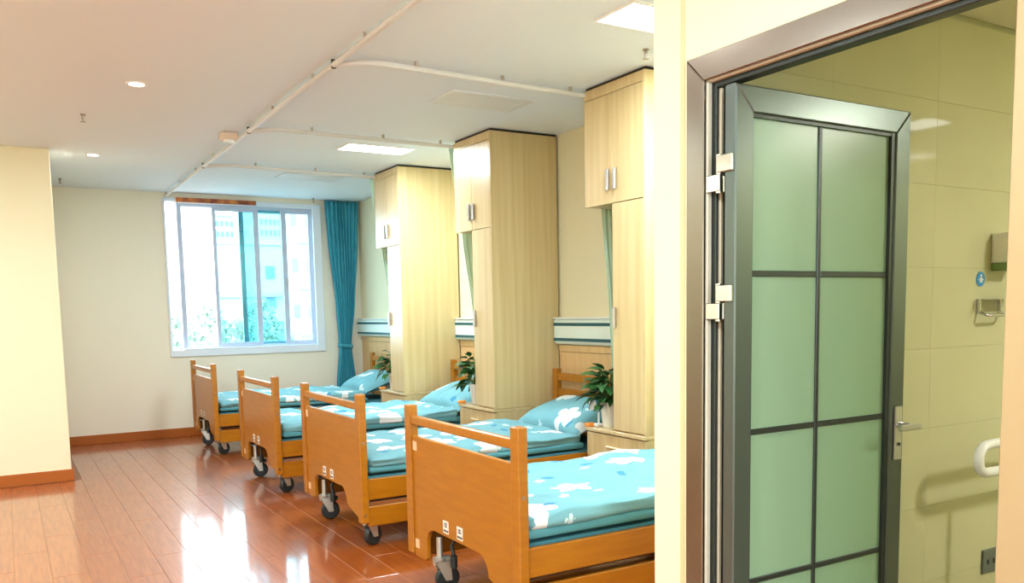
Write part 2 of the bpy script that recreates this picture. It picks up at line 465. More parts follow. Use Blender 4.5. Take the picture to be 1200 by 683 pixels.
# stepped jamb profile behind the casing
bm = bmesh.new()
box(bm, BX + .02, BX + .12, 1.862, 1.915, 0, 2.04, bev=.002); box(bm, BX + .045, BX + .075, 1.845, 1.863, 0, 2.02, bev=.002)
box(bm, BX + .02, BX + .12, .955, 1.008, 0, 2.04, bev=.002); box(bm, BX + .02, BX + .06, 1.008, 1.862, 1.987, 2.04, bev=.002)
obj('jamb_profile', bm, M['leaf_dark'], d)
bxo('door_seal', M['gasket'], d, BX + .032, BX + .040, 1.852, 1.863, 0, 1.985)
# the leaf
LX0, LX1, LY0, LY1, LT = 1.803, 2.598, 1.767, 1.812, 1.977
GX0, GX1, GZ0, GZ1 = 1.875, 2.503, .055, 1.902
lf = []
bm = bmesh.new()
def lprism(poly): prism(bm, poly, LY0, LY1, 'y', bev=.004)
lprism([(LX0, .01), (LX0, LT), (GX0, GZ1), (GX0, .01)]); lprism([(LX1, .01), (GX1 + .022, .01), (GX1 + .022, GZ1), (LX1, LT)])
lprism([(LX0, LT), (LX1, LT), (GX1 + .022, GZ1), (GX0, GZ1)]); lprism([(GX0, .01), (GX1 + .022, .01), (GX1 + .022, GZ0), (GX0, GZ0)])
leaf = obj('door_leaf', bm, M['leaf'], d)
bm = bmesh.new()
box(bm, GX0, GX0 + .008, LY0 + .010, LY0 + .03, GZ0, GZ1); box(bm, GX1 + .006, GX1 + .022, LY0 + .006, LY0 + .03, GZ0, GZ1)
box(bm, GX0, GX1 + .006, LY0 + .008, LY0 + .03, GZ1 - .010, GZ1); box(bm, GX0, GX1 + .006, LY0 + .008, LY0 + .03, GZ0, GZ0 + .008)
obj('glazing_bead', bm, M['leaf_dark'], leaf)
GX0 += .008; GX1 += .006; GZ1 -= .010; GZ0 += .008
zb = [GZ0, .519, .9775, 1.447, GZ1]; xb = [GX0, 2.176, GX1]
bxo('muntin', M['leaf_dark'], leaf, 2.168, 2.184, LY0 + .013, LY0 + .030, GZ0, GZ1, bev=.002)
for z in zb[1:4]:
    for a, b in ((GX0, 2.168), (2.184, GX1)):
        bxo('muntin', M['leaf_dark'], leaf, a, b, LY0 + .013, LY0 + .030, z - .009, z + .009, bev=.002)
for i in range(2):
    for j in range(4):
        bxo('pane', M['frost'], leaf, xb[i] + (.008 if i else 0), xb[i + 1] - (0 if i else .008), LY0 + .018, LY0 + .026,
            zb[j] + (.009 if j else 0), zb[j + 1] - (.009 if j < 3 else 0))
bm = bmesh.new()
box(bm, 2.545, 2.583, LY0 - .008, LY0, .826, 1.008, bev=.003)
hp = obj('handle_plate', bm, M['silver'], leaf)
bm = bmesh.new()
tube(bm, [(2.562, LY0 - .008, .945), (2.562, LY0 - .05, .945)], .011, 12)
box(bm, 2.502, 2.612, LY0 - .062, LY0 - .046, .933, .953, bev=.004)
obj('door_handle', bm, M['silver'], leaf)
bm = bmesh.new(); lathe(bm, [(.006, -.003), (.006, 0)], 12, (2.564, LY0 - .0085, .88), 'y'); obj('keyhole', bm, M['ink'], leaf)
for z in (1.735, 1.365):
    bm = bmesh.new()
    tube(bm, [(BX + .006, 1.834, z - .055), (BX + .006, 1.834, z + .055)], .010, 12)
    box(bm, BX - .008, BX + .004, 1.774, 1.832, z + .002, z + .05, bev=.002)
    box(bm, BX + .028, BX + .065, 1.838, 1.844, z - .05, z - .002, bev=.002)
    box(bm, BX - .006, BX + .006, 1.822, 1.876, z - .05, z - .002, bev=.002)
    obj('hinge', bm, M['chrome'], d)

# fittings on the bathroom wall
t = thing('soap_dispenser', 'white wall soap dispenser at upper right in the bathroom', 'dispenser', (3.55, 1.999, 1.48))
bm = bmesh.new(); prism(bm, [(-.105, .03), (-.105, .12), (-.07, .15), (-.0, .15), (0, .03)], -.065, .065, 'x', bev=.006); obj('body', bm, M['white'], t)
bxo('window', M['disp_green'], t, -.06, .06, -.09, 0, .0, .03, bev=.004)
bm = bmesh.new(); lathe(bm, [(.030, -.002), (.030, 0)], 28, (0, 0, 0), 'y')
t = thing('round_sign', 'round blue sign with white figure on the bathroom wall', 'sign', (3.42, 1.9985, 1.445))
obj('disc', bm, M['blue_sign'], t)
bm = bmesh.new(); lathe(bm, [(.006, -.001), (.006, 0)], 12, (0, -.002, .014), 'y'); box(bm, -.008, .008, -.003, -.002, -.014, .006); box(bm, -.016, .016, -.003, -.002, -.004, .0)
obj('pictogram', bm, M['white'], t)
t = thing('paper_holder', 'chrome toilet paper holder beneath the blue sign', 'holder', (3.40, 1.999, 1.31))
for a in (0, .15): bxo('bracket', M['chrome'], t, a, a + .012, -.012, 0, -.005, .055, bev=.002)
bm = bmesh.new(); box(bm, -.005, .20, -.09, -.002, .052, .056); obj('shelf', bm, M['chrome'], t)
bm = bmesh.new(); tube(bm, [(.006, -.01, .0), (.006, -.04, -.012), (.02, -.062, -.012), (.15, -.062, -.012), (.156, -.04, -.012), (.156, -.01, 0)], .006, 8); obj('roll_bar', bm, M['chrome'], t, True)
t = thing('grab_rail', 'white looped grab rail at the right in the bathroom', 'grab rail', (3.95, 1.999, .75))
bm = bmesh.new()
pts = [(0, -.02, .055), (0, -.14, .055), (-.03, -.17, .055), (-.72, -.17, .055)] + [(-.735 - .055 * math.sin(a), -.17, .055 * math.cos(a)) for a in [math.pi * k / 8 for k in range(1, 8)]] + [(-.72, -.17, -.055), (-.03, -.17, -.055), (0, -.14, -.055), (0, -.02, -.055)]
tube(bm, pts, .019, 12); obj('rail', bm, M['white'], t, True)
bxo('wall_plate', M['white'], t, -.05, .05, -.02, 0, -.11, .11, bev=.004)
bm = bmesh.new(); tube(bm, [(-.60, -.17, -.074), (-.60, -.17, -.75)], .012, 10); obj('leg', bm, M['white'], t, True)
t = thing('wall_socket', 'dark grey double socket low on the bathroom wall', 'socket', (3.555, 1.999, .25))
bxo('plate', M['grey_socket'], t, -.055, .055, -.01, 0, -.052, .052, bev=.003)
for dx in (-.022, .022): bxo('outlet', M['ink'], t, dx - .006, dx + .006, -.012, -.01, -.012, .008)
for (x, y, q, m_, lb) in ((4.25, .1, .15, M['glow'], 'square ceiling lamp in the bathroom, out of view to the right'), (4.8, .80, .12, M['glow_low'], 'small dim square lamp in the bathroom ceiling')):
    t = thing('bathroom_lamp', lb, 'ceiling light', (x, y, BH))
    bxo('frame', M['white'], t, -q - .012, q + .012, -q - .012, q + .012, -.03, 0, bev=.004); bxo('diffuser', m_, t, -q, q, -q, q, -.034, -.03)
    if q > .13: area('bathroom_light', (0, 0, -.04), .28, .28, BATH_W, (1, .97, .86), t)

# ------------------------------------------------------------------ wall panelling and bed-head units
segs = [(4.20, 5.68), (6.01, 7.42), (7.75, 10.11)]
pn = sempty('trim_4')
for a, b in segs:
    n = max(2, round((b - a) / .75))
    for k in range(n):
        y0 = a + (b - a) * k / n; y1 = a + (b - a) * (k + 1) / n
        bxo('panel', M['panel_wood'], pn, WX - .018, WX, y0 + .002, y1 - .002, .10, 1.02, bev=.002)
    bxo('cap_rail', M['panel_wood'], pn, WX - .026, WX, a, b, 1.022, 1.075, bev=.003)
for (a, b), lb in zip(segs, ('pale bed-head service unit with dark stripes behind the second bed from the camera',
                             'pale bed-head service unit with dark stripes behind the third bed from the camera',
                             'pale bed-head service unit with dark stripes behind the farthest bed, beside the teal curtain')):
    t = thing('bed_head_unit', lb, 'bed-head unit', (WX, b, 1.085), 0, 'bed-head units on the right wall')
    bm = bmesh.new(); prism(bm, [(-.0, 0), (-.055, 0), (-.072, .02), (-.072, .185), (-.055, .20), (0, .20)], -(b - a), 0, 'x')
    # profile is built along x: turn it so it runs along the wall
    for v in bm.verts: v.co = Vector((v.co.y, v.co.x, v.co.z))
    obj('shell', bm, M['unit'], t)
    for z in (.036, .156): bxo('stripe', M['stripe'], t, -.076, -.072, -(b - a) + .004, -.004, z - .012, z + .012)
    bxo('ledge', M['white'], t, -.082, 0, -(b - a), 0, .20, .212, bev=.002)

# ------------------------------------------------------------------ hospital bed
BL, HW = 2.04, .515           # length foot to head (post centres), half width to post centres
def cutout_panel(bm, x0, x1):
    w_ = HW - .03
    pts = [(w_, .14), (w_, .75), (-w_, .75), (-w_, .20), (-w_ + .13, .20)]
    # near corner slopes, arch, far foot
    pts = [(w_, .145), (w_, .75), (-w_, .75), (-w_, .165), (-w_ + .10, .19), (-w_ + .20, .22)]
    def arc(cx, cz, r, a0, a1, n=6):
        return [(cx + r * math.cos(a0 + (a1 - a0) * k / n), cz + r * math.sin(a0 + (a1 - a0) * k / n)) for k in range(n + 1)]
    pts += arc(-w_ + .22 + .09, .315 - .09, .09, math.pi, math.pi / 2)
    pts += arc(w_ - .14 - .08, .315 - .08, .08, math.pi / 2, 0)
    pts += [(w_ - .14, .16), (w_ - .12, .145)]
    prism(bm, pts, x0, x1, 'x', bev=.003)
def post(bm, x, y, z0, z1):
    box(bm, x - .0235, x + .0235, y - .031, y + .031, z0, z1, bev=.006, seg=2)
def make_bed():
    t = thing('hospital_bed', 'x', 'hospital bed', (0, 0, 0))
    fb = bmesh.new(); cutout_panel(fb, -.011, .011); foot = obj('footboard', fb, M['bedwood'], t)
    for dy in (.13, -.01):
        s = bxo('sticker', M['sticker'], foot, -.0125, -.0113, dy - .028, dy + .028, .332, .392)
        s2 = bmesh.new()
        for q in ((-.014, .014, .378, .382), (-.014, .014, .362, .366), (-.014, -.010, .366, .378), (.010, .014, .366, .378), (-.003, .003, .366, .378)): box(s2, -.0132, -.0126, dy + q[0], dy + q[1], q[2], q[3])
        for q in ((-.024, -.012), (-.008, .004), (.008, .022)): box(s2, -.0132, -.0126, dy + q[0], dy + q[1], .339, .350)
        obj('print', s2, M['ink'], foot)
    for z in (.68, .19): bxo('label_plate', M['pale_sticker'], foot, -.0125, -.0113, HW - .085, HW - .04, z, z + .045)
    for y in (-HW, HW):
        bm = bmesh.new(); post(bm, 0, y, .155, .90); p = obj('post', bm, M['bedwood'], t)
        for z in (.62, .20):
            bm = bmesh.new(); s = -1 if y < 0 else 1
            lathe(bm, [(.009, 0), (.009, .002)], 12, (0, y + s * .031, z), 'y'); obj('bolt', bm, M['steel'], p)
    bm = bmesh.new(); box(bm, -.017, .017, -HW + .031, HW - .031, .806, .85, bev=.008, seg=2); obj('top_rail', bm, M['bedwood_h'], t)
    # head end
    bm = bmesh.new(); box(bm, BL - .011, BL + .011, -HW + .03, HW - .03, .28, .74, bev=.003); obj('headboard', bm, M['bedwood'], t)
    for y in (-HW, HW):
        bm = bmesh.new(); post(bm, BL, y, .155, .895); obj('post', bm, M['bedwood'], t)
    bm = bmesh.new(); box(bm, BL - .017, BL + .017, -HW + .031, HW - .031, .80, .86, bev=.008, seg=2); obj('top_rail', bm, M['bedwood_h'], t)
    for s in (-1, 1):
        for z0, z1 in ((.283, .405), (.128, .245)):
            bm = bmesh.new(); y = s * (HW - .005)
            box(bm, .0245, BL - .0245, y - .012, y + .012, z0, z1, bev=.004); obj('side_rail', bm, M['bedwood_h'], t)
    bm = bmesh.new()
    box(bm, .05, BL - .05, -.46, .46, .33, .375); 
    for y in (-.45, .45): box(bm, .03, BL - .03, y - .02, y + .02, .26, .33)
    for x in (.12, 1.0, BL - .12): box(bm, x - .02, x + .02, -.45, .45, .27, .33)
    obj('underframe', bm, M['under'], t)
    bm = bmesh.new(); tube(bm, [(.30, .22, .28), (.08, .22, .27), (.06, .22, .24), (.06, .20, .20)], .009, 8); tube(bm, [(.06, .20, .20), (.06, .20, .14)], .017, 10)
    obj('crank', bm, M['rubber'], t, True)
    for x in (.04, BL - .16):
        for y, ry in ((-HW + .045, .35), (.31, -.1)):
            bm = bmesh.new()
            tube(bm, [(x, y, .27), (x, y, .165)], .016, 10); lathe(bm, [(.026, .150), (.030, .155), (.030, .166), (.02, .172)], 14, (x, y, 0))
            c = obj('caster', bm, M['steel'], t, True)
            dx, dy = math.cos(ry), math.sin(ry); ax = Vector((-dy, dx, 0)); ce = Vector((x, y, 0)) + Vector((dx, dy, 0)) * .035
            bm = bmesh.new()
            for s in (-1, 1):
                o_ = ax * .026 * s
                a = [Vector((x, y, .150)) - Vector((dx, dy, 0)) * .03 + o_, Vector((x, y, .150)) + Vector((dx, dy, 0)) * .045 + o_,
                     ce + Vector((dx, dy, 0)) * .016 + o_ + Vector((0, 0, .055)), ce - Vector((dx, dy, 0)) * .016 + o_ + Vector((0, 0, .055))]
                f = [bm.verts.new(v) for v in a]; g = [bm.verts.new(v + ax * .004 * s) for v in a]
                bm.faces.new(f); bm.faces.new(g[::-1])
                for k in range(4): bm.faces.new((f[k], f[(k + 1) % 4], g[(k + 1) % 4], g[k]))
            a = Vector((x, y, .152)); 
            tube(bm, [a - Vector((dx, dy, 0)) * .03, a + Vector((dx, dy, 0)) * .045], .024, 8)
            obj('fork', bm, M['steel'], c)
            bm = bmesh.new()
            pr = [(.02, -.018), (.052, -.018), (.0605, -.010), (.0625, 0), (.0605, .010), (.052, .018), (.02, .018)]
            lathe(bm, pr, 22, (0, 0, 0), 'y')
            mt = Matrix.Translation(ce + Vector((0, 0, .0625))) @ Matrix.Rotation(math.atan2(ax.y, ax.x) - math.pi / 2, 4, 'Z')
            bmesh.ops.transform(bm, matrix=mt, verts=bm.verts); obj('wheel', bm, M['rubber'], c, True)
            bm = bmesh.new(); q = Vector((x, y, .135)) + Vector((dx, dy, 0)) * .085
            tube(bm, [Vector((x, y, .145)) + Vector((dx, dy, 0)) * .03, q], [.012, .016], 8); obj('brake_pedal', bm, M['rubber'], c, True)
    return t

def soft_slab(bm, x0, x1, y0, y1, z0, z1, r, nx, ny, nz, amp, seed, top_amp=None, mi=0):
    """rounded, slightly rumpled cushion block"""
    def grid(u, v, w):
        p = Vector((x0 + (x1 - x0) * u, y0 + (y1 - y0) * v, z0 + (z1 - z0) * w))
        q = Vector((min(max(p.x, x0 + r), x1 - r), min(max(p.y, y0 + r), y1 - r), min(max(p.z, z0 + min(r, (z1 - z0) / 2)), z1 - min(r, (z1 - z0) / 2))))
        dd = p - q
        if dd.length > 1e-6: p = q + dd.normalized() * min(r, (z1 - z0) / 2 if abs(dd.z) > 1e-6 else r)
        n1 = mnoise.noise(Vector((p.x * 3, p.y * 3, seed))); n2 = mnoise.noise(Vector((p.x * 9, p.y * 11, seed + 5)))
        n3 = mnoise.noise(Vector((p.x * 2.5, p.z * 30, seed + 9)))
        if w > 0: p.z += (n1 * .9 + n2 * .5) * amp * w
        if v in (0, 1) or u in (0, 1): p.y += n3 * amp * .8 * (1 if v == 1 else -1 if v == 0 else 0)
        return p
    V = {}
    def vert(i, j, k):
        key = (i, j, k)
        if key not in V: V[key] = bm.verts.new(grid(i / nx, j / ny, k / nz))
        return V[key]
    fs = []
    for i in range(nx):
        for j in range(ny):
            for k in (0, nz): fs.append((vert(i, j, k), vert(i + 1, j, k), vert(i + 1, j + 1, k), vert(i, j + 1, k)))
    for i in range(nx):
        for k in range(nz):
            for j in (0, ny): fs.append((vert(i, j, k), vert(i + 1, j, k), vert(i + 1, j, k + 1), vert(i, j, k + 1)))
    for j in range(ny):
        for k in range(nz):
            for i in (0, nx): fs.append((vert(i, j, k), vert(i, j + 1, k), vert(i, j + 1, k + 1), vert(i, j, k + 1)))
    for f in fs:
        q = bm.faces.new(f); q.material_index = mi

def make_mattress():
    bm = bmesh.new(); soft_slab(bm, .04, BL - .05, -.488, .488, .376, .42, .02, 30, 14, 4, .004, 1.0)
    return obj('mattress', bm, M['sheet'], None, True)
def make_quilt(seed):
    bm = bmesh.new()
    soft_slab(bm, .045, 1.58, -.500, .500, .426, .476, .024, 60, 36, 6, .012, seed, mi=1)
    soft_slab(bm, .05, 1.55, -.508, .502, .464, .538, .034, 64, 44, 8, .026, seed + 3)
    q = obj('quilt', bm, [M['floral'], M['quilt_back']], None, True)
    return q
def make_pillow(seed):
    bm = bmesh.new(); nx, ny = 22, 34; a, b = .24, .41
    def P(i, j, s):
        u = 2 * i / nx - 1; v = 2 * j / ny - 1
        x = a * u * (1 - .10 * (1 - u * u) * 0 - .06 * (1 - abs(v)) * 0); y = b * v
        x *= 1 - .07 * (1 - v * v) * abs(u); y *= 1 - .07 * (1 - u * u) * abs(v)
        h = max(0, (1 - u ** 4)) ** .55 * max(0, (1 - v ** 4)) ** .55
        z = s * (.092 if s > 0 else .05) * h
        z += .010 * mnoise.noise(Vector((x * 9, y * 9, seed))) * h + .014 * mnoise.noise(Vector((x * 4, y * 14, seed + 2))) * h
        return Vector((x, y, z))
    T = [[bm.verts.new(P(i, j, 1)) for j in range(ny + 1)] for i in range(nx + 1)]
    B = [[T[i][j] if i in (0, nx) or j in (0, ny) else bm.verts.new(P(i, j, -1)) for j in range(ny + 1)] for i in range(nx + 1)]
    for i in range(nx):
        for j in range(ny):
            bm.faces.new((T[i][j], T[i + 1][j], T[i + 1][j + 1], T[i][j + 1]))
            q = (B[i][j], B[i][j + 1], B[i + 1][j + 1], B[i + 1][j])
            if len(set(q)) == 4: bm.faces.new(q)
    return obj('pillow', bm, M['floral'], None, True)

beds = [(3.325, 0, 'nearest the camera, cut off by the cream wall corner'),
        (5.06, 0, 'second from the camera, its headboard in view beside a plant'),
        (6.84, .008, 'third from the camera, between the second and the farthest bed'),
        (9.0, 0, 'farthest from the camera, below the window and teal curtain')]
protoB = make_bed()
for i, (y, rz, s) in enumerate(beds):
    b = protoB if i == 0 else copy_tree(protoB)
    b.location = (1.70, y, 0); b.rotation_euler.z = rz
    tag(b, 'orange wooden hospital bed ' + s, 'hospital bed', 'hospital beds in the row')
    short = ['nearest bed', 'second bed from the camera', 'third bed from the camera', 'farthest bed under the window'][i]
    mt = make_mattress() if i == 0 else mt.copy()
    if i: COL.objects.link(mt)
    mt.location = (1.70, y, 0); mt.rotation_euler.z = rz
    tag(mt, 'thin mattress in a teal sheet on the ' + short, 'mattress', 'mattresses on the beds')
    q = make_quilt(10 + 7 * i); q.location = (1.70, y, 0); q.rotation_euler.z = rz
    tag(q, 'folded turquoise quilt with white flowers on the ' + short, 'quilt', 'floral quilts on the beds')
    if i:
        p = make_pillow(3 + 5 * i)
        p.location = (1.70 + 1.80, y - .01, .585); p.rotation_euler = (0, -.34, rz)
        tag(p, 'plump turquoise flowered pillow at the head of the ' + short, 'pillow', 'pillows on the beds')

# ------------------------------------------------------------------ wardrobes and bedside cabinets
WD = WX - .02 - 3.233
def make_wardrobe():
    """origin at the front near bottom corner; x goes back to the wall, y goes away from the camera"""
    t = thing('wardrobe', 'x', 'wardrobe')
    W = .595
    bxo('side_panel', M['light_wood'], t, .0, WD, 0, .018, .594, 2.716, bev=.0015)
    bm = bmesh.new()
    box(bm, .02, WD, .294, .312, .594, 2.0); box(bm, .02, WD, .018, .294, .594, .612); box(bm, WD - .012, WD, .018, .294, .612, 2.0)
    box(bm, .02, WD, .0181, W, 2.0, 2.018, bev=.001); box(bm, .02, WD, W - .018, W, 2.018, 2.716); box(bm, .02, WD, .018, W - .018, 2.68, 2.716); box(bm, WD - .012, WD, .018, W - .018, 2.018, 2.68)
    obj('carcass', bm, M['light_wood'], t)
    bxo('filler_strip', M['light_wood'], t, .0, .018, .0195, W, 2.655, 2.716, bev=.001)
    bxo('shadow_gap', M['gap'], t, .012, WD, .006, W - .01, 2.716, H - .002)
    for k in range(2):
        y0 = .0195 + k * (W - .0195) / 2; y1 = y0 + (W - .0195) / 2 - .003
        dr = bxo('upper_door', M['light_wood'], t, 0, .018, y0 + .0005, y1, 1.998, 2.652, bev=.0015)
        yc = .307 + (-.035 if k == 0 else .035)
        bm = bmesh.new(); box(bm, -.022, -.004, yc - .012, yc + .012, 2.075, 2.205, bev=.004); box(bm, -.006, 0, yc - .006, yc + .006, 2.09, 2.11); box(bm, -.006, 0, yc - .006, yc + .006, 2.17, 2.19)
        obj('handle', bm, M['silver'], dr)
    dr = bxo('lower_door', M['light_wood'], t, 0, .018, .0200, .312, .603, 1.993, bev=.0015)
    bm = bmesh.new(); box(bm, -.022, -.004, .272, .296, 1.235, 1.365, bev=.004); box(bm, -.006, 0, .278, .290, 1.25, 1.27); box(bm, -.006, 0, .278, .290, 1.33, 1.35)
    obj('handle', bm, M['silver'], dr)
    return t
def make_cabinet():
    t = thing('bedside_cabinet', 'x', 'bedside cabinet'); W = .597
    bm = bmesh.new(); box(bm, .018, WD, 0, .018, .06, .568); box(bm, .018, WD, W - .018, W, .06, .568); box(bm, .018, WD, .018, W - .018, .06, .08); box(bm, WD - .012, WD, .018, W - .018, .08, .568); box(bm, .018, WD, .018, W - .018, .385, .40)
    obj('carcass', bm, M['light_wood'], t)
    bxo('top', M['light_wood'], t, -.012, WD, -.002, W + .002, .568, .592, bev=.003)
    dr = bxo('drawer', M['light_wood'], t, 0, .018, .002, W - .002, .402, .560, bev=.002)
    bm = bmesh.new(); box(bm, -.024, -.008, .24, .37, .478, .492, bev=.004); box(bm, -.01, 0, .25, .262, .48, .49); box(bm, -.01, 0, .348, .36, .48, .49); obj('handle', bm, M['light_wood'], dr)
    for a, b in ((.002, .297), (.301, W - .002)): bxo('door', M['light_wood'], t, 0, .018, a, b, .062, .396, bev=.002)
    for x in (.05, WD - .06):
        for y in (.04, W - .04): bxo('foot', M['gap'], t, x - .02, x + .02, y - .02, y + .02, 0, .06)
    bm = bmesh.new(); soft_slab(bm, -.022, .04, W - .045, W + .006, .592, .618, .010, 6, 6, 3, .004, 4.0); obj('corner_cap', bm, M['orange'], t, True)
    return t
wards = [(3.878, 'between the cream wall corner and the second bed', 'half hidden by the cream wall corner'),
         (5.69, 'between the second and the third bed', 'beside the second bed, below the middle wardrobe'),
         (7.43, 'between the third and the farthest bed', 'beside the third bed, below the farthest wardrobe')]
pw, pc = make_wardrobe(), make_cabinet()
for i, (y, s1, s2) in enumerate(wards):
    a = pw if i == 0 else copy_tree(pw); a.location = (3.233, y, 0)
    tag(a, 'tall pale wood wardrobe ' + s1, 'wardrobe', 'wardrobes along the right wall')
    c = pc if i == 0 else copy_tree(pc); c.location = (3.233, y, 0)
    tag(c, 'pale wood bedside cabinet ' + s2, 'bedside cabinet', 'bedside cabinets under the wardrobes')

# ------------------------------------------------------------------ plants in the wardrobe niches
def leaf_mesh(ln, wd, bend):
    bm = bmesh.new(); n = 5; rows = []
    for k in range(n + 1):
        t_ = k / n; wv = wd * math.sin(math.pi * min(.999, t_ ** .8 * .98 + .02)) * .5
        x = ln * t_; z = -bend * t_ * t_
        rows.append([bm.verts.new((x, -wv, z + wv * .25)), bm.verts.new((x, 0, z)), bm.verts.new((x, wv, z + wv * .25))])
    for a, b in zip(rows, rows[1:]):
        bm.faces.new((a[0], a[1], b[1], b[0])); bm.faces.new((a[1], a[2], b[2], b[1]))
    me = bpy.data.meshes.new('leaf'); bm.to_mesh(me); bm.free()
    me.polygons.foreach_set('use_smooth', [True] * len(me.polygons)); me.materials.append(M['leaf_g']); return me
leaves = [leaf_mesh(.105, .07, .035), leaf_mesh(.09, .062, .045), leaf_mesh(.12, .068, .05)]
def plant(loc, label, seed, n, hgt):
    rnd = random.Random(seed)
    t = thing('potted_plant', label, 'potted plant', loc, 0, 'potted plants in the wardrobe niches')
    bm = bmesh.new(); lathe(bm, [(.042, 0), (.046, .005), (.064, .15), (.068, .155), (.068, .165), (.06, .165), (.058, .14)], 20); obj('pot', bm, M['pot'], t, True)
    bm = bmesh.new(); lathe(bm, [(.057, .139), (.057, .142)], 16); obj('soil', bm, M['soil'], t)
    sb = bmesh.new()
    for k in range(n):
        az = rnd.uniform(0, 2 * math.pi); el = rnd.uniform(-.05, 1.3); f = rnd.uniform(.35, 1)
        rad = .15 * math.cos(el) * f; z = .13 + hgt * (.12 + .88 * math.sin(el)) * (.5 + .5 * f)
        if (rad + .10 * math.cos(el)) * math.sin(az) < -.13: az = -az * .5 if math.sin(az * .5) < 0 else az * .25
        p = Vector((rad * math.cos(az), rad * math.sin(az), z))
        tube(sb, [(p.x * .1, p.y * .1, .14), (p.x * .45, p.y * .45, (.14 + z) / 2 + .02), p], .0022, 5, cap=False)
        o = bpy.data.objects.new('leaf', leaves[k % 3]); COL.objects.link(o); o.parent = t
        o.location = p; o.rotation_euler = (rnd.uniform(-.5, .5), -el * .6 + rnd.uniform(-.1, .7), az + rnd.uniform(-.5, .5))
        s = rnd.uniform(.75, 1.1); o.scale = (s, s, s)
    obj('stems', sb, M['stem_g'], t)
    return t
plant((3.335, 4.36, .592), 'leafy green plant in a white pot, nearest, by the cream wall corner', 3, 120, .27)
plant((3.335, 6.165, .592), 'leafy green plant in a pot beside the middle wardrobe', 11, 80, .29)
plant((3.335, 7.90, .592), 'leafy green plant in a pot beside the farthest wardrobe', 19, 70, .27)
# small round-headed lamps next to the pots
def desk_lamp(loc, label):
    t = thing('desk_lamp', label, 'lamp', loc, 0, 'small lamps on the bedside cabinets')
    bxo('base', M['white'], t, -.028, .028, -.02, .02, 0, .022, bev=.005)
    bm = bmesh.new(); tube(bm, [(0, 0, .02), (0, 0, .09), (-.005, .006, .115)], .006, 8); obj('stem', bm, M['white'], t, True)
    bm = bmesh.new(); lathe(bm, [(.005, -.04), (.03, -.034), (.045, -.012), (.048, .0)], 18, (0, 0, 0), 'x'); lathe(bm, [(.048, 0), (.045, .012), (.03, .034), (.005, .04)], 18, (0, 0, 0), 'x')
    mt_ = Matrix.Translation((-.01, .012, .14)) @ Matrix.Rotation(-.3, 4, 'Y')
    bmesh.ops.transform(bm, matrix=mt_, verts=bm.verts); h = obj('head', bm, M['blue_plastic'], t, True)
    bm = bmesh.new(); lathe(bm, [(.001, -.048), (.02, -.046), (.034, -.038), (.038, -.030), (.03, -.028)], 18, (0, 0, 0), 'x'); bmesh.ops.transform(bm, matrix=mt_ @ Matrix.Rotation(.5, 4, 'Y'), verts=bm.verts); obj('face', bm, M['white'], t, True)
    return t
desk_lamp((3.285, 4.415, .592), 'small lamp with a round blue and white head beside the nearest plant')

# ------------------------------------------------------------------ curtains
def interp(tab, z):
    for (z0, a), (z1, b) in zip(tab, tab[1:]):
        if z0 >= z >= z1:
            t_ = (z0 - z) / (z0 - z1); t_ = t_ * t_ * (3 - 2 * t_) * .5 + t_ * .5
            return a + (b - a) * t_
    return tab[0][1] if z > tab[0][0] else tab[-1][1]
def curtain(name, yc, left, right, amp, npl, z0, z1, m, seed):
    bm = bmesh.new(); nu, nv = npl * 8, 44; rows = []
    rnd = random.Random(seed); ph = [rnd.uniform(-.5, .5) for _ in range(npl + 2)]
    for v in range(nv + 1):
        z = z0 + (z1 - z0) * v / nv; xl, xr = interp(left, z), interp(right, z); row = []
        for u in range(nu + 1):
            s = u / nu; k = int(s * npl)
            dpt = amp * math.sin(2 * math.pi * npl * s + ph[k] * .6) * (.75 + .25 * math.sin(7 * s + 2 * z)) + amp * .3 * math.sin(3 * z + s * 11)
            row.append(bm.verts.new((xl + (xr - xl) * s + .004 * math.sin(2 * z + 9 * s), yc + dpt, z)))
        rows.append(row)
    for a, b in zip(rows, rows[1:]):
        for u in range(nu): bm.faces.new((a[u], a[u + 1], b[u + 1], b[u]))
    o = obj(name, bm, m, None, True)
    md = o.modifiers.new('thickness', 'SOLIDIFY'); md.thickness = .003
    return o
teal = curtain('curtain', 10.06, [(2.72, 3.412), (2.2, 3.44), (1.5, 3.50), (.99, 3.522), (.93, 3.522), (.5, 3.48), (.02, 3.46)],
               [(2.72, 3.83), (2.2, 3.80), (1.5, 3.75), (.99, 3.688), (.93, 3.688), (.5, 3.725), (.02, 3.75)], .026, 9, 2.725, .03, M['teal'], 2)
tag(teal, 'long teal curtain tied back at the right of the window', 'curtain')
bm = bmesh.new()
pts = [(3.605 + .098 * math.cos(a), 10.06 + .045 * math.sin(a), .965 - .012 * math.cos(a)) for a in [2 * math.pi * k / 20 for k in range(21)]]
rows = [[bm.verts.new((x, y, z - .022)), bm.verts.new((x, y, z + .022))] for x, y, z in pts]
for a, b in zip(rows, rows[1:]): bm.faces.new((a[0], b[0], b[1], a[1]))
tb = obj('tieback', bm, M['teal'], teal, True); tb.modifiers.new('thickness', 'SOLIDIFY').thickness = .004
for yc, lb, x0, xm in ((4.485, 'pale green curtain bunched beside the nearest plant', 3.30, 3.448), (6.326, 'pale green curtain bunched behind the middle wardrobe', 3.215, 3.415), (8.085, 'pale green curtain bunched behind the farthest wardrobe', 3.215, 3.43)):
    c = curtain('curtain', yc, [(2.69, x0), (1.96, (x0 + xm) / 2 + .005), (1.35, xm - .02), (.97, xm), (.62, xm - .01)], [(2.69, 3.64), (1.96, 3.64), (1.3, 3.62), (.97, 3.60), (.62, 3.61)], .010, 7, 2.685, .62, M['green'], int(yc * 10))
    tag(c, lb, 'curtain', 'green privacy curtains by the wardrobes')

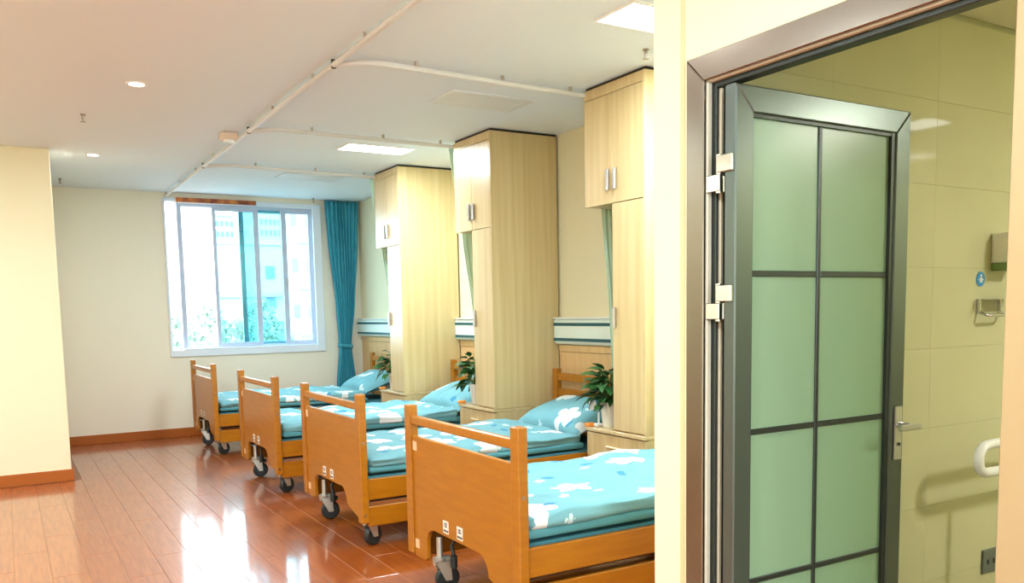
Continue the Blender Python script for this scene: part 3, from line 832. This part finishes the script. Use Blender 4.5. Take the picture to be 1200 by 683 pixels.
# ------------------------------------------------------------------ ceiling fittings
TR_END = {4.40: 4.496, 6.26: 6.312, 7.90: 8.052}      # the rails pass just behind the wardrobes
def track_path(ys, ye):
    r = .24; x = 1.62
    pts = [(3.84, TR_END[ys], 2.695)] if ys > 3 else [(3.2, ys, 2.695)]
    pts += [(x + r - r * math.sin(a), ys + r - r * math.cos(a), 2.695) for a in [math.pi / 2 * k / 8 for k in range(9)]]
    pts += [(x, ye, 2.695)]
    return pts
tr_y = [2.72, 4.40, 6.26, 7.90, 10.12]
for k, lb in enumerate(('nearest white curtain track on the ceiling, over the nearest bed', 'second white curtain track from the camera on the ceiling', 'third white curtain track from the camera on the ceiling', 'farthest white curtain track on the ceiling, ending at the window wall')):
    t = thing('curtain_track', lb, 'curtain track', (0, 0, 0), 0, 'curtain tracks on the ceiling')
    pts = track_path(tr_y[k], tr_y[k + 1] + (.14 if k < 3 else 0))
    if k == 0: pts = [(3.2 if q[0] > 3.1 else q[0], q[1], q[2]) for q in pts]
    # keep the rail in front of the wardrobes
    bm = bmesh.new(); tube(bm, pts, .0155, 8); obj('rail', bm, M['track'], t, True)
    ye = tr_y[k + 1] + (.14 if k < 3 else 0)
    for y in [tr_y[k] + .5 + j * .85 for j in range(int((ye - tr_y[k] - .5) / .85) + 1)]: bxo('bracket', M['bracket'], t, 1.614, 1.626, y - .006, y + .006, 2.705, H)
    sk = (TR_END[tr_y[k]] - tr_y[k]) / (3.84 - 1.86) if k else 0
    for x in (2.05, 2.62, 3.12): bxo('bracket', M['bracket'], t, x - .008, x + .008, tr_y[k] - .007 + sk * (x - 1.86), tr_y[k] + .007 + sk * (x - 1.86), 2.705, H)
    if k < 3:
        bm = bmesh.new(); box(bm, 1.607, 1.633, ye - .007, ye + .007, 2.676, 2.725, bev=.003); obj('end_clip', bm, M['track_dark'], t)

def panel_light(x, y, lb, emit=PANEL_W):
    t = thing('ceiling_light', lb, 'ceiling light', (x, y, H), 0, 'rectangular ceiling lights')
    bm = bmesh.new(); a, b, f = .30, .15, .012
    for q in ((-a, a, -b, -b + f), (-a, a, b - f, b), (-a, -a + f, -b + f, b - f), (a - f, a, -b + f, b - f)): box(bm, *q, -.012, 0)
    obj('frame', bm, M['white'], t)
    bxo('diffuser', M['glow'], t, -a + f, a - f, -b + f, b - f, -.009, -.004)
    area('panel_lamp', (0, 0, -.016), .56, .26, emit, (.80, .93, 1), t)
    return t
panel_light(2.775, 6.81, 'rectangular ceiling light between the second and third track', 22)
panel_light(2.82, 3.25, 'rectangular ceiling light at the top, by the cream wall corner')
panel_light(.0, 1.2, 'added unseen ceiling light overhead behind the camera, left'); panel_light(.0, -1.2, 'added unseen ceiling light far behind the camera')  # two unseen panels added to brighten the room
panel_light(-1.2, 3.4, 'added unseen ceiling light left of the camera'); panel_light(-1.2, 6.0, 'added unseen ceiling light at the far left')  # two more panels added out of view as fill light
def downlight(x, y, lb):
    t = thing('downlight', lb, 'downlight', (x, y, H), 0, 'round downlights over the aisle')
    bm = bmesh.new(); lathe(bm, [(.045, -.006), (.058, -.008), (.060, 0), (.045, 0)], 24); obj('trim_ring', bm, M['white'], t, True)
    bm = bmesh.new(); lathe(bm, [(.044, -.006), (.044, -.003)], 20); obj('lens', bm, M['glow_low'], t)
    area('downlight_lamp', (0, 0, -.012), .08, .08, DOWN_W, (.95, .96, 1), t)
downlight(.765, 5.564, 'round downlight nearer the camera, over the aisle'); downlight(.735, 8.071, 'round downlight farther from the camera, near the far wall')
downlight(.765, 3.06, 'round downlight above the frame over the aisle')
def vent(x, y, lb):
    t = thing('ceiling_vent', lb, 'vent', (x, y, H), 0, 'flat vents in the ceiling')
    bm = bmesh.new(); a, b, f = .305, .17, .02
    for q in ((-a, a, -b, -b + f), (-a, a, b - f, b), (-a, -a + f, -b + f, b - f), (a - f, a, -b + f, b - f)): box(bm, *q, -.010, 0)
    obj('frame', bm, M['vent'], t)
    bxo('recess', M['vent_dark'], t, -a + f, a - f, -b + f, b - f, -.003, 0)
    n = 9
    for k in range(n):
        y0 = -b + f + (2 * b - 2 * f) * k / n
        bxo('slat', M['vent'], t, -a + f, a - f, y0 + .002, y0 + (2 * b - 2 * f) / n - .002, -.008, -.004)
vent(2.80, 5.005, 'flat white ceiling vent between the first two curtain tracks'); vent(2.73, 8.48, 'flat white ceiling vent near the farthest track')
t = thing('smoke_sensor', 'small beige sensor box beside the curtain track', 'sensor', (1.55, 6.72, H))
bxo('body', M['sensor'], t, -.06, .06, -.06, .06, -.055, 0, bev=.01)
bm = bmesh.new(); lathe(bm, [(.035, -.072), (.04, -.066), (.04, -.055)], 16); obj('lens', bm, M['white'], t, True)
for (x, y), lb in zip(((.549, 6.541), (.559, 9.547), (3.253, 10.0), (3.051, 3.649)), ('small metal sprinkler in the ceiling between the two downlights', 'small metal sprinkler in the ceiling by the left wall corner', 'small metal sprinkler in the ceiling above the teal curtain', 'small metal sprinkler in the ceiling above the nearest wardrobe')):
    t = thing('sprinkler', lb, 'sprinkler', (x, y, H), 0, 'sprinklers in the ceiling')
    bm = bmesh.new(); lathe(bm, [(.018, 0), (.018, -.004), (.009, -.006), (.007, -.03), (.004, -.045)], 12); obj('body', bm, M['brass'], t, True)
    bm = bmesh.new(); lathe(bm, [(.016, -.050), (.016, -.047)], 12); obj('deflector', bm, M['brass'], t)

# ------------------------------------------------------------------ outside the window
struct(bxo('ground', M['ground'], None, -80, 160, 12, 260, -10.2, -10))
def building(name, label, x0, x1, y0, y1, h, wz, wx, ww, wh, m=M['bldg'], extra=None):
    t = thing(name, label, 'building', (0, 0, -10))
    bxo('walls', m, t, x0, x1, y0, y1, 0, h + 10)
    bxo('parapet', m, t, x0 - .15, x1 + .15, y0 - .15, y1 + .15, h + 10, h + 10.4)
    for z in wz:
        for x in wx:
            if x0 + .3 < x < x1 - .3: bxo('window', M['bldg_win'], t, x - ww / 2, x + ww / 2, y0 - .06, y0 + .02, z + 10, z + wh + 10)
    return t
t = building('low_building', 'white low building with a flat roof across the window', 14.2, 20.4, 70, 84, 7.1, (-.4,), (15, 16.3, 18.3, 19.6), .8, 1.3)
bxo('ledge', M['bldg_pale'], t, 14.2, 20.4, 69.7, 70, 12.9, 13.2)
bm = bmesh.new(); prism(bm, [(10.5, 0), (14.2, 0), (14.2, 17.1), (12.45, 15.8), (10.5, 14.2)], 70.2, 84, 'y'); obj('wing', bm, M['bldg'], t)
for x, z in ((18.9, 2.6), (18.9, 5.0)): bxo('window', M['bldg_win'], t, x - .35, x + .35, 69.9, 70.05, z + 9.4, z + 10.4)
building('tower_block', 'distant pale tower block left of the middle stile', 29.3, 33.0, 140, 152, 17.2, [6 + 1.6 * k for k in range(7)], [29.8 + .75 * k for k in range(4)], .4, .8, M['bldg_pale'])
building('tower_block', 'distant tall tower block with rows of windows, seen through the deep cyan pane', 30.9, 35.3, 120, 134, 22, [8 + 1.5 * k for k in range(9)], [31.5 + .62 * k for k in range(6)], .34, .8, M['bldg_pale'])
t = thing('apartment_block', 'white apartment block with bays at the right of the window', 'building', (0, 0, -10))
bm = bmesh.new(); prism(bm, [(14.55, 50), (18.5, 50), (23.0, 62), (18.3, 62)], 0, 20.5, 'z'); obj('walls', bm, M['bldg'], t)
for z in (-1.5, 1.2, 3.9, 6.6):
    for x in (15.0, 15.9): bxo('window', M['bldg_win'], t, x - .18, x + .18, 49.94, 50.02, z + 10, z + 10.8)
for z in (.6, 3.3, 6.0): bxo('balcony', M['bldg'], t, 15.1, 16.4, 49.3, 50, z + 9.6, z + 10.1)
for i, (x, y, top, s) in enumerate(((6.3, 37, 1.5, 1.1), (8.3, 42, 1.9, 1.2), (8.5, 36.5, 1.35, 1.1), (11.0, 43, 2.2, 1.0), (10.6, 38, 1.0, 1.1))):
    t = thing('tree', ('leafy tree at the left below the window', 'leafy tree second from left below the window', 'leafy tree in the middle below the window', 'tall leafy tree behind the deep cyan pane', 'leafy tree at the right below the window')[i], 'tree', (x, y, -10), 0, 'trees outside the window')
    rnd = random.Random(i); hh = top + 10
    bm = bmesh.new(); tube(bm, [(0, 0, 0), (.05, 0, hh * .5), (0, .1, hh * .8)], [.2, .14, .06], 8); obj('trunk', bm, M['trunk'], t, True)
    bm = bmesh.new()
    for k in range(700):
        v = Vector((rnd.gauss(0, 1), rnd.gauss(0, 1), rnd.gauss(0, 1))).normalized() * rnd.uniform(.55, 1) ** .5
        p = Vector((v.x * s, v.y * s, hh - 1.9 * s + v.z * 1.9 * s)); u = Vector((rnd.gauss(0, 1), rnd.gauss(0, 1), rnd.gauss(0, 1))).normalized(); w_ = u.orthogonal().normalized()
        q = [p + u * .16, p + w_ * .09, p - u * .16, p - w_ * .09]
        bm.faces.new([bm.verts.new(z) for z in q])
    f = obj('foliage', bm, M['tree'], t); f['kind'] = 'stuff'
